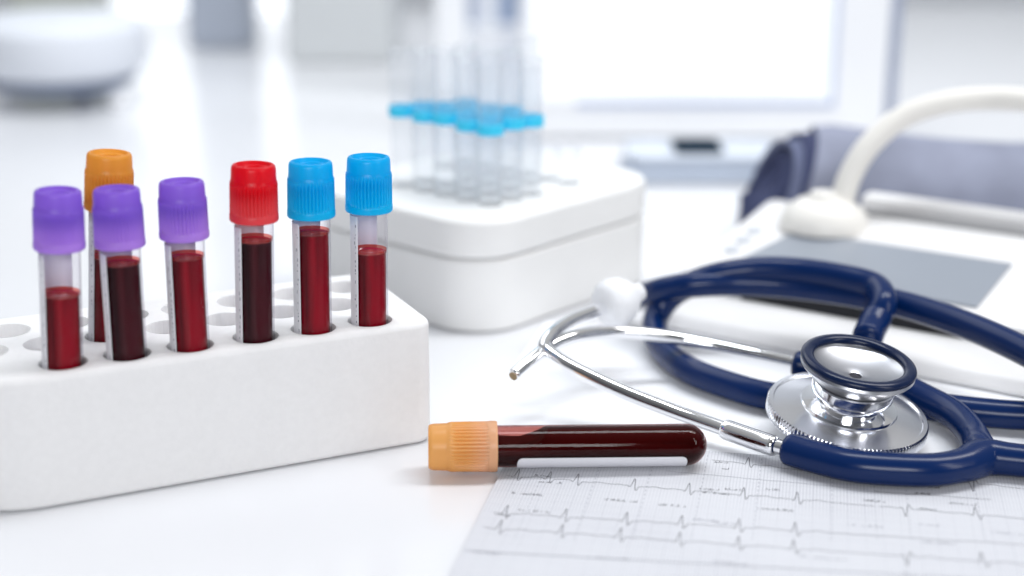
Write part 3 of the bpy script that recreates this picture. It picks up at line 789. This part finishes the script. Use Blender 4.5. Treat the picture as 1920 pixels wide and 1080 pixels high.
# ------------------------------------------------------------------ rolled cuff
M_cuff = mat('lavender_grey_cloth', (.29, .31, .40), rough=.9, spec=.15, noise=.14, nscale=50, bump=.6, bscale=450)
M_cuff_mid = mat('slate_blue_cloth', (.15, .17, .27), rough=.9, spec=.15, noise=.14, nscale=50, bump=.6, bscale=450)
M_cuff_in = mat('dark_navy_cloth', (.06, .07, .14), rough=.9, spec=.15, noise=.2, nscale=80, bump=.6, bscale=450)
ccn = U(1418, 436, 0)
cuff = empty('rolled_cuff', (ccn.x, ccn.y - .010, 0), (0, 0, R(3)))
def roll_layer(name, r0, L0, L1, m, th, parent, cz, seed, seg=56, nx=22):
    """one turn of the rolled cloth: a soft uneven sleeve with thickness"""
    V = []; Fc = []
    for s_ in (0, 1):
        for i in range(nx + 1):
            f = i / nx
            for k in range(seg):
                a = 2 * PI * k / seg
                x = L0 + (L1 - L0) * f + (1 - f) * (.0075 * math.sin(a) + .003 * math.cos(a + seed))
                tp_ = 1 - .20 * min(1, max(0, x) / .12)
                wr = 1 + .030 * math.sin(a * 2 + seed + x * 18) + .018 * math.sin(a * 5 + x * 55 + seed) + .03 * math.sin(x * 42 + seed) * math.sin(a)
                ed = 1 - (.06 if i == 0 else 0)
                rr = (r0 - s_ * th) * tp_ * wr * ed
                V.append((x, rr * math.cos(a) * 1.05, cz * tp_ + rr * math.sin(a) * .95))
    N1 = (nx + 1) * seg
    for s_ in (0, 1):
        for i in range(nx):
            for k in range(seg):
                b = s_ * N1 + i * seg; Fc.append([b + k, b + (k + 1) % seg, b + seg + (k + 1) % seg, b + seg + k])
    for i in (0, nx):
        for k in range(seg):
            b = i * seg; Fc.append([b + k, b + (k + 1) % seg, N1 + b + (k + 1) % seg, N1 + b + k])
    return sharp(pymesh(name, V, Fc, m, parent), 70)
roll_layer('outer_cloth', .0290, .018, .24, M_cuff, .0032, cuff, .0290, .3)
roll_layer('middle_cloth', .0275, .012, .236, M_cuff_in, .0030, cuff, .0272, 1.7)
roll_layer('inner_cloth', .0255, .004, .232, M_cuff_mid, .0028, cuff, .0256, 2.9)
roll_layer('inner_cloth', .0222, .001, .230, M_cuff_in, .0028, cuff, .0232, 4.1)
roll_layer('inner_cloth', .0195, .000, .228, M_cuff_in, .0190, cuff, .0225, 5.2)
tag(cuff, 'rolled lavender grey fabric arm cuff lying behind the blood pressure monitor', 'cuff')

# ------------------------------------------------------------------ display and tray in the background
MY = .965
M_white_gloss = mat('white_gloss_plastic', (.90, .91, .93), rough=.4)
disp = empty('display', (.13, MY, 0))
def dbox(name, x0, x1, z0, z1, y0, y1, m, par=disp):
    return box(name, x0 - .13, x1 - .13, y0 - MY, y1 - MY, z0, z1, m, par, r=.002, bev=.0015)
XL = UY(975, 200, MY).x; XR = UY(1660, 200, MY).x; ZB = .002
dbox('bezel', XL, XR, ZB, .24, MY, MY + .012, M_white_gloss)
zi = UY(1300, 195, MY).z; xi = UY(1565, 100, MY).x
dbox('screen_frame', UY(1080, 100, MY).x, xi + .0025, zi - .0025, .23, MY - .0012, MY + .004, mat('pale_blue_line', (.50, .56, .72), rough=.5))
s_ = dbox('screen', XL + .004, xi - .001, zi + .0015, .225, MY - .0022, MY + .003, mat('lit_screen', (.7, .72, .74), rough=.2, emis=(.93, .955, 1), estr=.42))
dbox('side_edge', XR + .0002, UY(1682, 200, MY).x, ZB, .24, MY + .001, MY + .016, mat('blue_grey_edge', (.35, .39, .50), rough=.35))
tag(disp, 'white framed display with pale lit screen standing at the back of the table', 'display')
MY = 1.45
stand = empty('metal_stand', (-.02, MY + .03, 0))
for (xa, xb, c) in ((878, 900, (.42, .47, .60)), (902, 930, (.8, .82, .86)), (931, 950, (.30, .37, .52)), (951, 972, (.26, .33, .48))):
    x0 = UY(xa, 60, MY + .02).x; x1 = UY(xb, 60, MY + .02).x
    box('post', x0 + .02, x1 + .02, -.012, .006, .002, .26, mat('post_grey', c, rough=.3), stand, r=.002, bev=.001)
box('foot', UY(870, 60, MY).x + .02, UY(985, 60, MY).x + .02, -.03, .02, .0003, .0018, M_white_gloss, stand, r=.004, bev=.0005)
tag(stand, 'upright blue grey metal posts standing left of the white display', 'stand')
pc = box('white_column', UY(815, 60, 1.10).x, UY(872, 60, 1.10).x, 1.10, 1.14, 0.0005, .30, M_white_gloss); tag(pc, 'bright white upright column behind the clear sample tubes', 'column')

MY = .965
tray = empty('scanner_tray', U(1300, 338, 0))
tl = tray.location
def tb_(name, xa, xb, ya, yb, z0, z1, m, r=.004):
    a = U(xa, yb); b = U(xb, ya)
    return box(name, a.x - tl.x, b.x - tl.x, min(a.y, b.y) - tl.y, max(a.y, b.y) - tl.y, z0, z1, m, tray, r=r, bev=.0012)
tb_('tray_base', 1172, 1452, 302, 347, .0004, .0045, mat('blue_grey_plastic', (.38, .43, .52), rough=.4), r=.012)
tb_('tray_top', 1178, 1452, 293, 330, .0050, .0105, mat('pale_grey_plastic', (.62, .67, .75), rough=.4), r=.010)
tb_('slot', 1266, 1344, 303, 324, .0108, .0135, mat('dark_teal_slot', (.004, .02, .04), rough=.8, spec=.05), r=.001)
tag(tray, 'flat pale grey tray device with a dark slot, in front of the display', 'tray')

# ------------------------------------------------------------------ blurred laboratory behind
def stand_box(name, xa, xb, ybot, Y, ztop, depth, col, label, cat, rough=.4, group=None, zbot=.0005, r=.006):
    x0 = UY(xa, ybot, Y).x; x1 = UY(xb, ybot, Y).x
    o = box(name, x0, x1, Y, Y + depth, zbot, ztop, mat(name + '_mat', col, rough=rough), r=r, bev=.003)
    tag(o, label, cat, group); return o
stand_box('grey_cabinet', 535, 735, 70, 1.26, .32, .12, (.60, .62, .63), 'large pale grey cabinet left of the bright white column', 'cabinet')
stand_box('slim_cabinet', 350, 470, 70, 1.34, .32, .05, (.42, .46, .54), 'slim blue grey cabinet between the two brightest patches of the room', 'cabinet')
stand_box('olive_cabinet', 15, 175, 40, 1.42, .32, .08, (.42, .44, .40), 'olive grey cabinet at the far left of the table', 'cabinet')
M_winpane = mat('frosted_window', (.8, .82, .85), rough=.5, emis=(.96, .98, 1), estr=.9)
for q, (xa, xb) in enumerate(((190, 345), (458, 640))):
    x0 = UY(xa, 40, 1.56).x; x1 = UY(xb, 40, 1.56).x
    o = box('light_panel', x0, x1, 1.56, 1.575, .0005, .30, M_winpane); tag(o, ['glowing frosted panel left of the slim blue grey cabinet', 'glowing frosted panel right of the slim blue grey cabinet'][q], 'light panel', 'glowing frosted panels')
# lab instrument at the left
ins = empty('lab_instrument', U(122, 190))
il = ins.location
M_ig = mat('instrument_grey', (.70, .73, .79), rough=.5); M_ib = mat('instrument_blue', (.34, .40, .54), rough=.3)
lathe('housing', [(0, .017), (.045, .017), (.056, .024), (.060, .036), (.057, .052), (.050, .058), (0, .060)], M_ig, ins, seg=48)
lathe('underside', [(0, .010), (.036, .010), (.046, .0125), (.0515, .0165), (0, .0168)], M_ib, ins, seg=48)
for a in (205, 335, 90):
    lathe('foot', [(0, 0), (.006, 0), (.0075, .004), (.006, .010), (0, .012)], M_white_gloss, ins, seg=24,
          M=Matrix.Translation((.046 * math.cos(R(a)), .046 * math.sin(R(a)), 0)))
tag(ins, 'rounded grey lab instrument with dark blue underside, blurred at the far left', 'instrument')
